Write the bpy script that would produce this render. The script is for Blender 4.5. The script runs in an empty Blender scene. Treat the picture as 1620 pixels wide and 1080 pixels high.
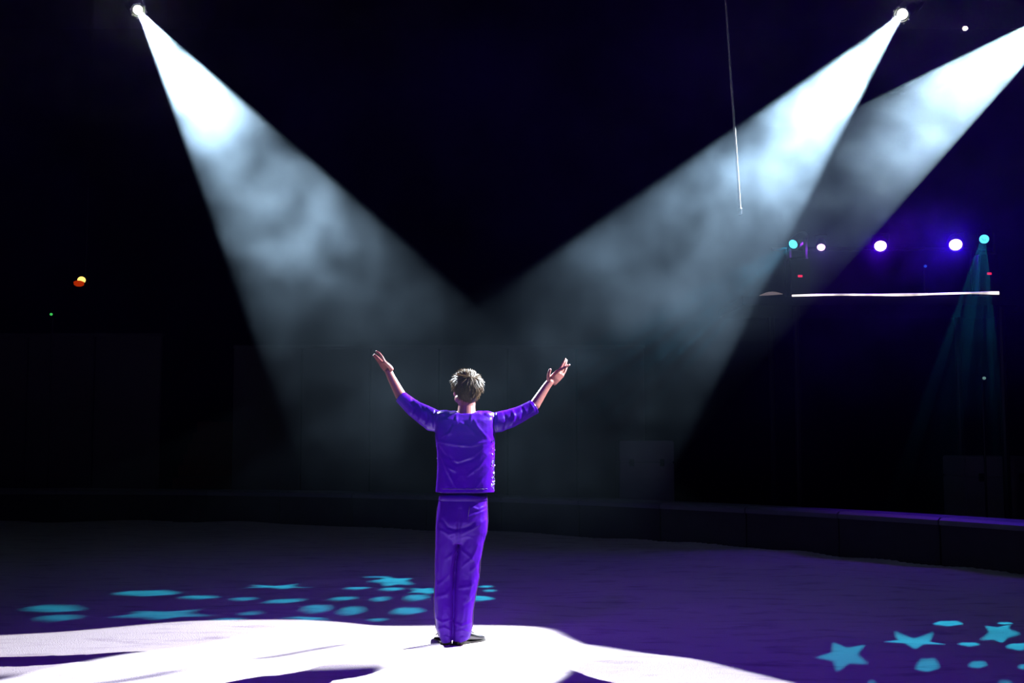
import bpy, bmesh, math, random
import numpy as np
from mathutils import Vector, Matrix, noise
from mathutils.bvhtree import BVHTree

random.seed(7)
S = bpy.context.scene
C = S.collection
R = math.radians

# ------------------------------------------------------------------ camera, light, exposure
F = 1800.0                      # focal length in pixels of the 1620x1080 frame
PHI = math.atan(140 / F)        # upward pitch
EYE = Vector((0, 0, 1.39))
cd = bpy.data.cameras.new('camera')
cam = bpy.data.objects.new('camera', cd)
C.objects.link(cam)
cam.location = EYE
cam.rotation_euler = (math.pi / 2 + PHI, 0, 0)
cd.sensor_width = 36
cd.lens = 36 * F / 1620
cd.clip_end = 200
S.camera = cam

S.view_settings.view_transform = 'Standard'
S.view_settings.look = 'None'
S.view_settings.gamma = 1
S.view_settings.exposure = 0
S.view_settings.use_curve_mapping = False
S.cycles.use_denoising = True
S.cycles.max_bounces = 5
S.cycles.diffuse_bounces = 2
S.cycles.volume_bounces = 0
S.cycles.sample_clamp_indirect = 4
S.cycles.volume_max_steps = 256

W = bpy.data.worlds.new('dark_hall')
S.world = W
W.use_nodes = True
W.node_tree.nodes['Background'].inputs[0].default_value = (0.01, 0.01, 0.05, 1)
W.node_tree.nodes['Background'].inputs[1].default_value = 0.0


def at(px, py, Y):
    """world point on the ray of a photo pixel at depth Y"""
    u = (px - 810) / F
    v = (540 - py) / F
    d = Vector((u, math.cos(PHI) - v * math.sin(PHI), math.sin(PHI) + v * math.cos(PHI)))
    return EYE + d * (Y / d.y)


def ground(px, py, z=0.0):
    u = (px - 810) / F
    v = (540 - py) / F
    d = Vector((u, math.cos(PHI) - v * math.sin(PHI), math.sin(PHI) + v * math.cos(PHI)))
    return EYE + d * ((z - EYE.z) / d.z)


def proj(p):
    d = p - EYE
    y = d.y * math.cos(PHI) + d.z * math.sin(PHI)
    z = -d.y * math.sin(PHI) + d.z * math.cos(PHI)
    return 810 + F * d.x / y, 540 - F * z / y


def spot(name, loc, target, power, color, half_deg, blend, radius, parent=None):
    l = bpy.data.lights.new(name, 'SPOT')
    l.energy = power
    l.color = color
    l.spot_size = R(2 * half_deg)
    l.spot_blend = blend
    l.shadow_soft_size = radius
    o = bpy.data.objects.new(name, l)
    C.objects.link(o)
    q = (Vector(target) - Vector(loc)).to_track_quat('-Z', 'Y')
    o.rotation_euler = q.to_euler()
    o.location = loc
    if parent:
        o.parent = parent
        o.matrix_parent_inverse = parent.matrix_world.inverted()
    return o


FOLLOW = [  # lens position, aim on the floor, half angle, power
    (at(219, 17, 15.0), Vector((0.50, 6.05, 0)), 5.1, 50000),
    (at(1426, 24, 13.0), Vector((-1.07, 6.72, 0)), 7.1, 44000),
    (at(1720, -8, 8.5), Vector((-1.85, 7.02, 0)), 9.7, 16500),
]
FOLLOW_COL = (0.74, 0.88, 1.0)
# purple stage wash from the rig above the front rows
WASH = (0.15, 0.004, 1.0)
for x, y, z, p, tx, ty in ((-4.5, 0.0, 8.2, 1250, -0.9, 6.6), (4.2, -0.5, 8.2, 1250, 0.4, 6.6), (0.2, -3.5, 6.0, 420, -0.3, 6.4)):
    spot('purple_wash_light', (x, y, z), (tx, ty, 0.3), p, WASH, 20, 1.0, 0.35)


# ------------------------------------------------------------------ materials
def mat(name, color, rough=0.6, metal=0.0, spec=0.5, emit=None, estr=0.0, noise_amt=0.0, nscale=8.0, bump=0.0, bscale=60.0, sheen=0.0, coat=0.0):
    m = bpy.data.materials.new(name)
    m.use_nodes = True
    nt = m.node_tree
    b = nt.nodes['Principled BSDF']
    b.inputs['Base Color'].default_value = (*color, 1)
    b.inputs['Roughness'].default_value = rough
    b.inputs['Metallic'].default_value = metal
    b.inputs['Specular IOR Level'].default_value = spec
    if sheen:
        b.inputs['Sheen Weight'].default_value = sheen
    if coat:
        b.inputs['Coat Weight'].default_value = coat
    tc = nt.nodes.new('ShaderNodeTexCoord')
    if noise_amt:
        n = nt.nodes.new('ShaderNodeTexNoise')
        n.inputs['Scale'].default_value = nscale
        n.inputs['Detail'].default_value = 4
        nt.links.new(tc.outputs['Object'], n.inputs['Vector'])
        mx = nt.nodes.new('ShaderNodeMix')
        mx.data_type = 'RGBA'
        mx.inputs[6].default_value = (*[c * (1 - noise_amt) for c in color], 1)
        mx.inputs[7].default_value = (*[min(1, c * (1 + noise_amt)) for c in color], 1)
        nt.links.new(n.outputs['Fac'], mx.inputs[0])
        nt.links.new(mx.outputs[2], b.inputs['Base Color'])
    if bump:
        n = nt.nodes.new('ShaderNodeTexNoise')
        n.inputs['Scale'].default_value = bscale
        n.inputs['Detail'].default_value = 3
        nt.links.new(tc.outputs['Object'], n.inputs['Vector'])
        bp = nt.nodes.new('ShaderNodeBump')
        bp.inputs['Strength'].default_value = bump
        bp.inputs['Distance'].default_value = 0.01
        nt.links.new(n.outputs['Fac'], bp.inputs['Height'])
        nt.links.new(bp.outputs['Normal'], b.inputs['Normal'])
    if emit:
        b.inputs['Emission Color'].default_value = (*emit, 1)
        b.inputs['Emission Strength'].default_value = estr
        m.cycles.emission_sampling = 'NONE'
    return m


M = {}
M['tent'] = mat('dark_tent_fabric', (0.010, 0.010, 0.025), 0.95, spec=0.05, noise_amt=0.3, nscale=0.6)
M['outer'] = mat('dark_ground', (0.02, 0.02, 0.025), 0.9, spec=0.1, noise_amt=0.4, nscale=2)
M['black'] = mat('black_metal', (0.015, 0.015, 0.017), 0.45, 0.6, noise_amt=0.3, nscale=20)
M['steel'] = mat('steel', (0.4, 0.4, 0.42), 0.35, 0.9, noise_amt=0.2, nscale=30)
M['panel'] = mat('partition_paint', (0.07, 0.06, 0.07), 0.8, spec=0.1, noise_amt=0.25, nscale=1.2)
M['crate'] = mat('crate_paint', (0.16, 0.12, 0.17), 0.7, noise_amt=0.2, nscale=3)
M['curb'] = mat('curb_fabric', (0.035, 0.03, 0.045), 0.85, noise_amt=0.3, nscale=4)
M['curbcap'] = mat('curb_cap_vinyl', (0.14, 0.13, 0.17), 0.5, noise_amt=0.15, nscale=5)
M['redstep'] = mat('red_step_carpet', (0.10, 0.012, 0.012), 0.9, noise_amt=0.3, nscale=8)
M['rope'] = mat('pale_rope', (0.4, 0.4, 0.4), 0.8, bump=0.4, bscale=200)
M['lens'] = mat('followspot_lens', (1, 1, 1), 0.1, emit=(0.95, 0.98, 1.0), estr=40)
M['purplelens'] = mat('wash_lens_purple', (0.8, 0.7, 1), 0.2, emit=(0.85, 0.62, 1.0), estr=4)
M['pinklens'] = mat('wash_lens_pink', (0.9, 0.7, 1), 0.2, emit=(0.9, 0.55, 1.0), estr=2.2)
M['teallens'] = mat('gobo_lens_teal', (0.3, 0.8, 1), 0.2, emit=(0.10, 0.72, 1.0), estr=1.6)
M['red_led'] = mat('red_display', (0.5, 0.02, 0.05), 0.3, emit=(1.0, 0.02, 0.10), estr=0.9)
M['blue_led'] = mat('blue_display', (0.05, 0.1, 0.5), 0.3, emit=(0.02, 0.10, 0.9), estr=0.5)
M['green_led'] = mat('green_indicator', (0.05, 0.5, 0.1), 0.3, emit=(0.06, 0.7, 0.12), estr=0.8)
M['amber'] = mat('amber_bulb', (1, 0.7, 0.2), 0.3, emit=(1.0, 0.62, 0.14), estr=2.0)
M['amber_red'] = mat('red_lamp_shade', (0.6, 0.05, 0.01), 0.4, emit=(0.9, 0.05, 0.0), estr=0.4)
M['dimstrip'] = mat('dim_strip', (0.7, 0.6, 0.6), 0.5, emit=(1.0, 0.75, 0.72), estr=0.12)  # faint emission put on the short pale strip so that it shows
M['whitelamp'] = mat('white_bulb', (1, 1, 1), 0.3, emit=(1, 1, 1), estr=8.0)
M['dimlamp'] = mat('pale_bulb', (0.5, 0.7, 0.7), 0.3, emit=(0.4, 0.8, 0.7), estr=0.25)


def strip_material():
    m = mat('glow_strip', (0.9, 0.85, 0.85), 0.4, emit=(1.0, 0.88, 0.86), estr=1.0)
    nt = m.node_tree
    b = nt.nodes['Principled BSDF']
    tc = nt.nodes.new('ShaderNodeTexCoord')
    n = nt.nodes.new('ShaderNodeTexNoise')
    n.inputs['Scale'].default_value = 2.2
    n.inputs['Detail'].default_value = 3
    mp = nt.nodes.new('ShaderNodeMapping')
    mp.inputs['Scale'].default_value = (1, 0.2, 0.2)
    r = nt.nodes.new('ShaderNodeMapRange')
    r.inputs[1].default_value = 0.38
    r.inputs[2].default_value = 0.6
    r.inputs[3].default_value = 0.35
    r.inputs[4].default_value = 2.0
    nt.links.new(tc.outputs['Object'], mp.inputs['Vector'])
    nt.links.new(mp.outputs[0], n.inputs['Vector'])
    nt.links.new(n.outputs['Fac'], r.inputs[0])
    nt.links.new(r.outputs[0], b.inputs['Emission Strength'])  # noise makes the emission uneven along the strip
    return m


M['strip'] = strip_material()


def carpet_material():
    m = mat('ring_carpet', (0.72, 0.70, 0.74), 0.95, spec=0.15, bump=0.5, bscale=120)
    nt = m.node_tree
    b = nt.nodes['Principled BSDF']
    tc = nt.nodes.new('ShaderNodeTexCoord')
    mp = nt.nodes.new('ShaderNodeMapping')
    mp.inputs['Scale'].default_value = (1.3, 5.0, 1)
    mp.inputs['Rotation'].default_value = (0, 0, R(7))
    n = nt.nodes.new('ShaderNodeTexNoise')
    n.inputs['Scale'].default_value = 1.6
    n.inputs['Detail'].default_value = 6
    n.inputs['Roughness'].default_value = 0.65
    cr = nt.nodes.new('ShaderNodeValToRGB')
    cr.color_ramp.elements[0].position = 0.28
    cr.color_ramp.elements[0].color = (0.27, 0.21, 0.25, 1)
    cr.color_ramp.elements[1].position = 0.48
    cr.color_ramp.elements[1].color = (0.45, 0.37, 0.39, 1)
    nt.links.new(tc.outputs['Object'], mp.inputs['Vector'])
    nt.links.new(mp.outputs[0], n.inputs['Vector'])
    nt.links.new(n.outputs['Fac'], cr.inputs[0])
    nt.links.new(cr.outputs[0], b.inputs['Base Color'])
    return m


M['carpet'] = carpet_material()


def satin(name, color, rough=0.30, spec=0.32):
    m = mat(name, color, rough, spec=spec, noise_amt=0.12, nscale=14, bump=0.12, bscale=45)
    b = m.node_tree.nodes['Principled BSDF']
    b.inputs['Anisotropic'].default_value = 0.4
    return m


M['jacket'] = satin('purple_satin', (0.055, 0.001, 0.29))
M['trousers'] = satin('purple_satin_trousers', (0.045, 0.004, 0.22), 0.34, 0.09)
M['piping'] = mat('dark_piping', (0.05, 0.02, 0.08), 0.4)
M['sequin'] = mat('silver_sequin', (0.22, 0.18, 0.34), 0.5, 0.7, noise_amt=0.2)
M['leather'] = mat('black_shoe_leather', (0.012, 0.011, 0.013), 0.22, coat=0.5, noise_amt=0.2, nscale=30)
M['sole'] = mat('shoe_sole', (0.02, 0.015, 0.012), 0.7, noise_amt=0.2)
M['lace'] = mat('shoe_lace', (0.02, 0.02, 0.02), 0.8, noise_amt=0.2)
M['eye'] = mat('eye', (0.7, 0.68, 0.65), 0.15)


def skin_material():
    m = mat('skin', (0.30, 0.10, 0.085), 0.45, noise_amt=0.08, nscale=25, bump=0.1, bscale=150)
    b = m.node_tree.nodes['Principled BSDF']
    b.inputs['Subsurface Weight'].default_value = 0.15
    b.inputs['Subsurface Radius'].default_value = (0.02, 0.006, 0.003)
    return m


M['skin'] = skin_material()


def hair_material():
    m = mat('blond_brown_hair', (0.06, 0.036, 0.018), 0.45, spec=0.15, noise_amt=0.45, nscale=60)
    nt = m.node_tree
    b = nt.nodes['Principled BSDF']
    out = nt.nodes['Material Output']
    t = nt.nodes.new('ShaderNodeBsdfTranslucent')
    t.inputs[0].default_value = (0.60, 0.42, 0.22, 1)
    mx = nt.nodes.new('ShaderNodeMixShader')
    mx.inputs[0].default_value = 0.20
    nt.links.new(b.outputs[0], mx.inputs[1])
    nt.links.new(t.outputs[0], mx.inputs[2])
    nt.links.new(mx.outputs[0], out.inputs['Surface'])
    return m


M['hair'] = hair_material()


# ------------------------------------------------------------------ mesh helpers
def obj(name, bm, material, parent=None, loc=None, smooth=False):
    me = bpy.data.meshes.new(name)
    bmesh.ops.recalc_face_normals(bm, faces=bm.faces)
    bm.to_mesh(me)
    bm.free()
    if smooth:
        for p in me.polygons:
            p.use_smooth = True
    me.materials.append(material)
    o = bpy.data.objects.new(name, me)
    C.objects.link(o)
    if loc is not None:
        o.location = loc
    if parent is not None:
        o.parent = parent
    return o


def tag(o, label=None, cat=None, group=None, kind=None):
    if label:
        o['label'] = label
    if cat:
        o['category'] = cat
    if group:
        o['group'] = group
    if kind:
        o['kind'] = kind
    return o


def empty(name, loc):
    o = bpy.data.objects.new(name, None)
    o.empty_display_size = 0.2
    C.objects.link(o)
    o.location = loc
    return o


def add_box(bm, c, s, rot=None, bevel=0.0):
    r = bmesh.ops.create_cube(bm, size=1)
    vs = r['verts']
    bmesh.ops.scale(bm, verts=vs, vec=s)
    if bevel:
        es = list({e for v in vs for e in v.link_edges})
        rr = bmesh.ops.bevel(bm, geom=es, offset=bevel, segments=2, affect='EDGES')
        vs = list({v for f in rr['faces'] for v in f.verts} | {v for v in vs if v.is_valid})
    if rot is not None:
        bmesh.ops.rotate(bm, verts=vs, cent=(0, 0, 0), matrix=rot)
    bmesh.ops.translate(bm, verts=vs, vec=c)


def frame(d, up=Vector((0, 0, 1))):
    d = Vector(d).normalized()
    if abs(d.dot(up)) > 0.98:
        up = Vector((0, 1, 0))
    u = d.cross(up).normalized()
    v = u.cross(d).normalized()
    return d, u, v


def add_tube(bm, pts, radii, n=10, up=Vector((0, 0, 1)), caps=True):
    """tube through points; a radius is a number or (side, up) pair"""
    pts = [Vector(p) for p in pts]
    rings = []
    for i, p in enumerate(pts):
        if i == 0:
            d = pts[1] - p
        elif i == len(pts) - 1:
            d = p - pts[i - 1]
        else:
            d = (pts[i + 1] - p).normalized() + (p - pts[i - 1]).normalized()
        d, u, v = frame(d, up)
        r = radii[i] if isinstance(radii, (list, tuple)) else radii
        ru, rv = r if isinstance(r, (list, tuple)) else (r, r)
        rings.append([bm.verts.new(p + u * math.cos(2 * math.pi * k / n) * ru + v * math.sin(2 * math.pi * k / n) * rv) for k in range(n)])
    for a, b in zip(rings, rings[1:]):
        for k in range(n):
            bm.faces.new((a[k], a[(k + 1) % n], b[(k + 1) % n], b[k]))
    if caps:
        bm.faces.new(rings[0][::-1])
        bm.faces.new(rings[-1])
    return rings


def add_lathe(bm, prof, n=24, mtx=Matrix.Identity(4), cap=True):
    """profile of (radius, z) spun about local z"""
    rings = []
    for r, z in prof:
        rings.append([bm.verts.new(mtx @ Vector((r * math.cos(2 * math.pi * k / n), r * math.sin(2 * math.pi * k / n), z))) for k in range(n)])
    for a, b in zip(rings, rings[1:]):
        for k in range(n):
            bm.faces.new((a[k], a[(k + 1) % n], b[(k + 1) % n], b[k]))
    if cap:
        bm.faces.new(rings[0][::-1])
        bm.faces.new(rings[-1])


def add_ellipsoid(bm, c, r, rot=None, seg=20):
    rr = bmesh.ops.create_uvsphere(bm, u_segments=seg, v_segments=seg // 2 + 2, radius=1)
    vs = rr['verts']
    bmesh.ops.scale(bm, verts=vs, vec=r)
    if rot is not None:
        bmesh.ops.rotate(bm, verts=vs, cent=(0, 0, 0), matrix=rot)
    bmesh.ops.translate(bm, verts=vs, vec=c)


def box_obj(name, c, s, material, parent=None, bevel=0.0, rot=None):
    bm = bmesh.new()
    add_box(bm, (0, 0, 0), s, rot, bevel)
    return obj(name, bm, material, parent, c)


# ------------------------------------------------------------------ the setting
def build_floor():
    ring_c, ring_r = Vector((-7.8, 1.74)), 16.0
    x0, x1, y0, y1, st = -12.0, 8.6, -1.0, 17.9, 0.055
    nx, ny = int((x1 - x0) / st) + 1, int((y1 - y0) / st) + 1
    xs = np.linspace(x0, x1, nx)
    ys = np.linspace(y0, y1, ny)
    X, Y = np.meshgrid(xs, ys)
    rng = np.random.RandomState(3)
    Z = np.zeros_like(X)
    for _ in range(70):                                   # soft ripples of the laid carpet
        fx, fy = rng.normal(0, 2.2), rng.normal(0, 6.5)
        Z += np.sin(fx * X + fy * Y + rng.uniform(0, 6.28)) * 0.0016 / (0.5 + abs(fy) / 9)
    Z -= Z.mean()
    Z *= 1 - 0.92 * np.exp(-((X + 0.3) ** 2 + (Y - 7.55) ** 2) / 0.3)
    co = np.stack([X.ravel(), Y.ravel(), Z.ravel()], 1)
    inside = ((X - ring_c.x) ** 2 + (Y - ring_c.y) ** 2 < ring_r ** 2)
    idx = np.arange(nx * ny).reshape(ny, nx)
    ok = inside[:-1, :-1] & inside[1:, :-1] & inside[:-1, 1:] & inside[1:, 1:]
    q = np.stack([idx[:-1, :-1][ok], idx[:-1, 1:][ok], idx[1:, 1:][ok], idx[1:, :-1][ok]], 1)
    me = bpy.data.meshes.new('floor')
    me.from_pydata(co.tolist(), [], q.tolist())
    me.polygons.foreach_set('use_smooth', [True] * len(me.polygons))
    me.materials.append(M['carpet'])
    o = bpy.data.objects.new('floor', me)
    C.objects.link(o)
    tag(o, kind='structure')
    tag(box_obj('floor_surround', (-2, 8, -0.25), (44, 36, 0.2), M['outer']), kind='structure')
    # tent shell
    tag(box_obj('wall_back', (-2, 24, 5), (44, 0.2, 10.4), M['tent']), kind='structure')
    tag(box_obj('wall_left', (-22, 8, 5), (0.2, 32, 10.4), M['tent']), kind='structure')
    tag(box_obj('wall_right', (18, 8, 5), (0.2, 32, 10.4), M['tent']), kind='structure')
    tag(box_obj('wall_front', (-2, -8, 5), (44, 0.2, 10.4), M['tent']), kind='structure')
    tag(box_obj('ceiling', (-2, 8, 10.1), (44, 32, 0.2), M['tent']), kind='structure')
    # ring curb in segments
    root = empty('ring_curb', (ring_c.x, ring_c.y, 0))
    tag(root, 'low curved kerb running round the far side of the ring', 'kerb')
    seg_bm = bmesh.new()
    seg = 4.3
    a = R(seg) / 2 * 0.985
    prof = [(16.02, -0.05), (16.02, 0.40), (16.06, 0.43), (16.42, 0.43), (16.46, 0.40), (16.46, -0.05)]
    rows = []
    for k in range(4):
        t = -a + 2 * a * k / 3
        rows.append([seg_bm.verts.new((r * math.sin(t), r * math.cos(t), z)) for r, z in prof])
    for p, q2 in zip(rows, rows[1:]):
        for k in range(len(prof)):
            j = (k + 1) % len(prof)
            seg_bm.faces.new((p[k], p[j], q2[j], q2[k]))
    seg_bm.faces.new(rows[0])
    seg_bm.faces.new(rows[-1][::-1])
    cap_bm = bmesh.new()
    prof = [(15.99, 0.40), (15.99, 0.45), (16.04, 0.475), (16.44, 0.475), (16.49, 0.45), (16.49, 0.40)]
    rows = []
    for k in range(4):
        t = -a + 2 * a * k / 3
        rows.append([cap_bm.verts.new((r * math.sin(t), r * math.cos(t), z)) for r, z in prof])
    for p, q2 in zip(rows, rows[1:]):
        for k in range(len(prof)):
            j = (k + 1) % len(prof)
            cap_bm.faces.new((p[k], p[j], q2[j], q2[k]))
    cap_bm.faces.new(rows[0])
    cap_bm.faces.new(rows[-1][::-1])
    first = obj('kerb_segment', seg_bm, M['curb'], root)
    fcap = obj('kerb_cap', cap_bm, M['curbcap'], first)
    k = 0
    for ang in np.arange(-8, 68, seg):
        s, cp = first, fcap
        if k:
            s = first.copy()
            C.objects.link(s)
            s.parent = root
            cp = fcap.copy()
            C.objects.link(cp)
            cp.parent = s
        s.rotation_euler = (0, 0, -R(ang))
        k += 1


build_floor()


def build_background():
    # painted partition behind the ring, in separate boards
    def partition(name, x0, x1, ytop, Y, label, boards):
        a, b = at(x0, ytop, Y), at(x1, ytop, Y)
        root = empty(name, ((a.x + b.x) / 2, Y, 0))
        tag(root, label, 'partition')
        w = (b.x - a.x) / boards
        for k in range(boards):
            bm = bmesh.new()
            add_box(bm, (0, 0, 0), (w - 0.03, 0.08, a.z), None, 0.012)
            obj('panel', bm, M['panel'], root, (a.x - root.location.x + w * (k + 0.5), 0, a.z / 2 - 0.05))
        bm = bmesh.new()
        add_box(bm, (0, 0, 0), (b.x - a.x, 0.12, 0.06), None, 0.01)
        obj('top_rail', bm, M['panel'], root, (0, 0, a.z - 0.02))
    partition('partition', 370, 1020, 547, 19.2, 'long grey partition behind the performer, beyond the ring kerb', 6)
    partition('partition', -60, 258, 528, 19.4, 'dark partition at far left beyond the ring kerb', 3)
    # red stair flight between the partitions
    a, b = at(262, 720, 20.0), at(366, 720, 20.0)
    root = empty('stair_flight', ((a.x + b.x) / 2, 20.0, 0))
    tag(root, 'dark flight of red carpeted steps between the two partitions', 'stairs')
    for k in range(8):
        bm = bmesh.new()
        h = 0.2 * (k + 1)
        add_box(bm, (0, 0, 0), (b.x - a.x, 0.3, h), None, 0.01)
        obj('step', bm, M['redstep'], root, (0, 0.3 * k, h / 2 - 0.05))
    # crates
    def crate(px0, px1, ytop, Y, label, depth):
        p, q = at(px0, ytop, Y), at(px1, ytop, Y)
        w, h = q.x - p.x, p.z + 0.05
        root = empty('equipment_case', ((p.x + q.x) / 2, Y + depth / 2, -0.05))
        tag(root, label, 'case')
        bm = bmesh.new()
        add_box(bm, (0, 0, 0), (w, depth, h * 0.74), None, 0.015)
        obj('body', bm, M['crate'], root, (0, 0, h * 0.37 + 0.0))
        bm = bmesh.new()
        add_box(bm, (0, 0, 0), (w, depth, h * 0.255), None, 0.015)
        obj('lid', bm, M['crate'], root, (0, 0, h * 0.8725))
        for sx in (-1, 1):
            bm = bmesh.new()
            add_box(bm, (0, 0, 0), (0.07, 0.02, 0.11), None, 0.006)
            obj('latch', bm, M['black'], root, (sx * w * 0.28, -depth / 2 - 0.008, h * 0.74))
    crate(980, 1066, 697, 17.4, 'tall equipment case standing beyond the kerb right of the performer', 0.7)
    crate(1526, 1640, 722, 15.5, 'wide equipment case at the far right edge beyond the kerb', 0.8)


build_background()


# ------------------------------------------------------------------ follow spots
def followspot(loc, aim, half, power, label, tint=FOLLOW_COL, ceil=10.0, radius=0.03, flap=None):
    ax = (aim - loc).normalized()
    root = empty('followspot', loc)
    tag(root, label, 'spotlight', 'follow spots in the haze')
    m = ax.to_track_quat('Z', 'Y').to_matrix().to_4x4()
    bm = bmesh.new()
    add_lathe(bm, [(0.05, -0.62), (0.10, -0.60), (0.12, -0.5), (0.12, -0.30), (0.095, -0.26), (0.095, -0.06), (0.105, -0.05), (0.105, 0.0), (0.085, 0.0), (0.08, -0.05)], 24, m)
    obj('housing', bm, M['black'], root, smooth=False)
    bm = bmesh.new()
    add_lathe(bm, [(0.0, -0.028), (0.03, -0.026), (0.058, -0.03), (0.058, -0.045)], 24, m, cap=False)
    obj('lens', bm, M['lens'], root, smooth=True)
    rv = None
    for k in range(8):
        t = 2 * math.pi * k / 8
        if rv is None:
            bm = bmesh.new()
            add_ellipsoid(bm, (0, 0, 0), (0.012, 0.012, 0.012), seg=8)
            q = rv = obj('bezel_rivet', bm, M['steel'], root)
        else:
            q = rv.copy()
            C.objects.link(q)
        q.location = m @ Vector((0.107 * math.cos(t), 0.107 * math.sin(t), 0.004))
    up = m @ Vector((0, 0, -0.38))
    side = ax.cross(Vector((0, 0, 1))).normalized()
    bm = bmesh.new()
    top = up + Vector((0, 0, 0.30))
    add_tube(bm, [up + side * 0.125, up + side * 0.15, top + side * 0.15, top, top - side * 0.15, up - side * 0.15, up - side * 0.125], 0.014, 8, up=ax)
    obj('yoke', bm, M['black'], root)
    bm = bmesh.new()
    h = ceil - loc.z
    add_tube(bm, [top, (top.x, top.y, h)], 0.024, 10)
    obj('hanging_pole', bm, M['black'], root)
    bm = bmesh.new()
    add_box(bm, top + Vector((0, 0, 0.04)), (0.08, 0.06, 0.1), None, 0.01)
    obj('clamp', bm, M['steel'], root)
    if flap:                                   # flap added out of view to trim the pool on the camera side
        d0, u, v = frame(ax)
        e = []
        for q in flap:
            q = q - loc
            e.append(q * (0.36 / q.dot(ax)))
        away = ((e[0] + e[1]) / 2 - ax * 0.36)
        along = (e[1] - e[0]).normalized()
        away = (away - along * away.dot(along)).normalized()
        bm = bmesh.new()
        q = [e[0] - along * 0.1, e[1] + along * 0.1, e[1] + along * 0.06 + away * 0.16 - ax * 0.1, e[0] - along * 0.06 + away * 0.16 - ax * 0.1]
        lo = [bm.verts.new(p) for p in q]
        hi = [bm.verts.new(p - ax * 0.004) for p in q]
        bm.faces.new(lo)
        bm.faces.new(hi[::-1])
        for k in range(4):
            bm.faces.new((lo[k], lo[(k + 1) % 4], hi[(k + 1) % 4], hi[k]))
        obj('trim_flap', bm, M['black'], root)
        bm = bmesh.new()
        add_tube(bm, [ax * -0.03 + away * 0.1, (q[2] + q[3]) / 2], 0.008, 6)
        obj('flap_bracket', bm, M['black'], root)
    bpy.context.view_layer.update()
    spot('followspot_beam', loc + ax * 0.02, aim, power, tint, half, 0.12, radius, root)


followspot(*FOLLOW[0], 'black follow spot at upper left throwing a wide white beam', (0.66, 0.83, 1.0))
followspot(*FOLLOW[1], 'black follow spot at upper right with its lens in view')
followspot(*FOLLOW[2], 'follow spot beyond the right picture edge throwing the lower right beam', radius=0.004,
           flap=(Vector((1.5, 7.25, 0)), Vector((-5.5, 6.20, 0))))


# ------------------------------------------------------------------ balcony with wash lights and star projectors
def star_px(cx, cy, rx, ry, rot, pts=5, inner=0.48):
    out = []
    for k in range(pts * 2):
        t = rot + math.pi * k / pts
        r = 1 if k % 2 == 0 else inner
        out.append((cx + rx * r * math.cos(t), cy + ry * r * math.sin(t)))
    return out


def blob_px(cx, cy, rx, ry):
    out = []
    for k in range(12):
        t = 2 * math.pi * k / 12
        w = 1 + 0.12 * math.sin(5 * t)
        out.append((cx + rx * w * math.cos(t), cy + ry * w * math.sin(t)))
    return out


STARS_R = [star_px(1447, 1010, 52, 17, 0.3), star_px(1336, 1034, 44, 19, 0.5), star_px(1581, 998, 34, 10, 0.2), star_px(1382, 1082, 42, 14, 0.9),
           blob_px(1500, 985, 23, 5), blob_px(1533, 1012, 16, 6), blob_px(1468, 1048, 18, 9), blob_px(1547, 1050, 14, 5), blob_px(1612, 1017, 20, 6),
           blob_px(1590, 1080, 12, 5), blob_px(1590, 985, 12, 2.5), blob_px(1622, 1056, 10, 5)]
STARS_L = [star_px(440, 928, 58, 7, 0.2), star_px(618, 922, 40, 6, 0.5), star_px(666, 940, 30, 7, 0.1), star_px(258, 972, 82, 11, 0.4), star_px(478, 984, 42, 8, 0.6),
           blob_px(316, 944, 28, 3.5), blob_px(386, 947, 18, 2.6), blob_px(448, 952, 28, 3.2), blob_px(560, 934, 18, 2.6), blob_px(614, 937, 17, 2.6),
           blob_px(536, 952, 19, 2.6), blob_px(595, 953, 13, 2.3), blob_px(497, 965, 22, 3.6), blob_px(556, 966, 19, 3.6), blob_px(646, 966, 24, 5),
           blob_px(652, 951, 18, 3), blob_px(596, 981, 13, 2.6), blob_px(393, 972, 14, 2.2), blob_px(235, 936, 48, 5), blob_px(95, 958, 44, 4), blob_px(96, 975, 30, 4),
           blob_px(350, 987, 22, 3), blob_px(756, 948, 22, 5), blob_px(770, 926, 10, 1.6), blob_px(774, 935, 9, 1.4), blob_px(592, 916, 22, 1.5)]


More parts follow.
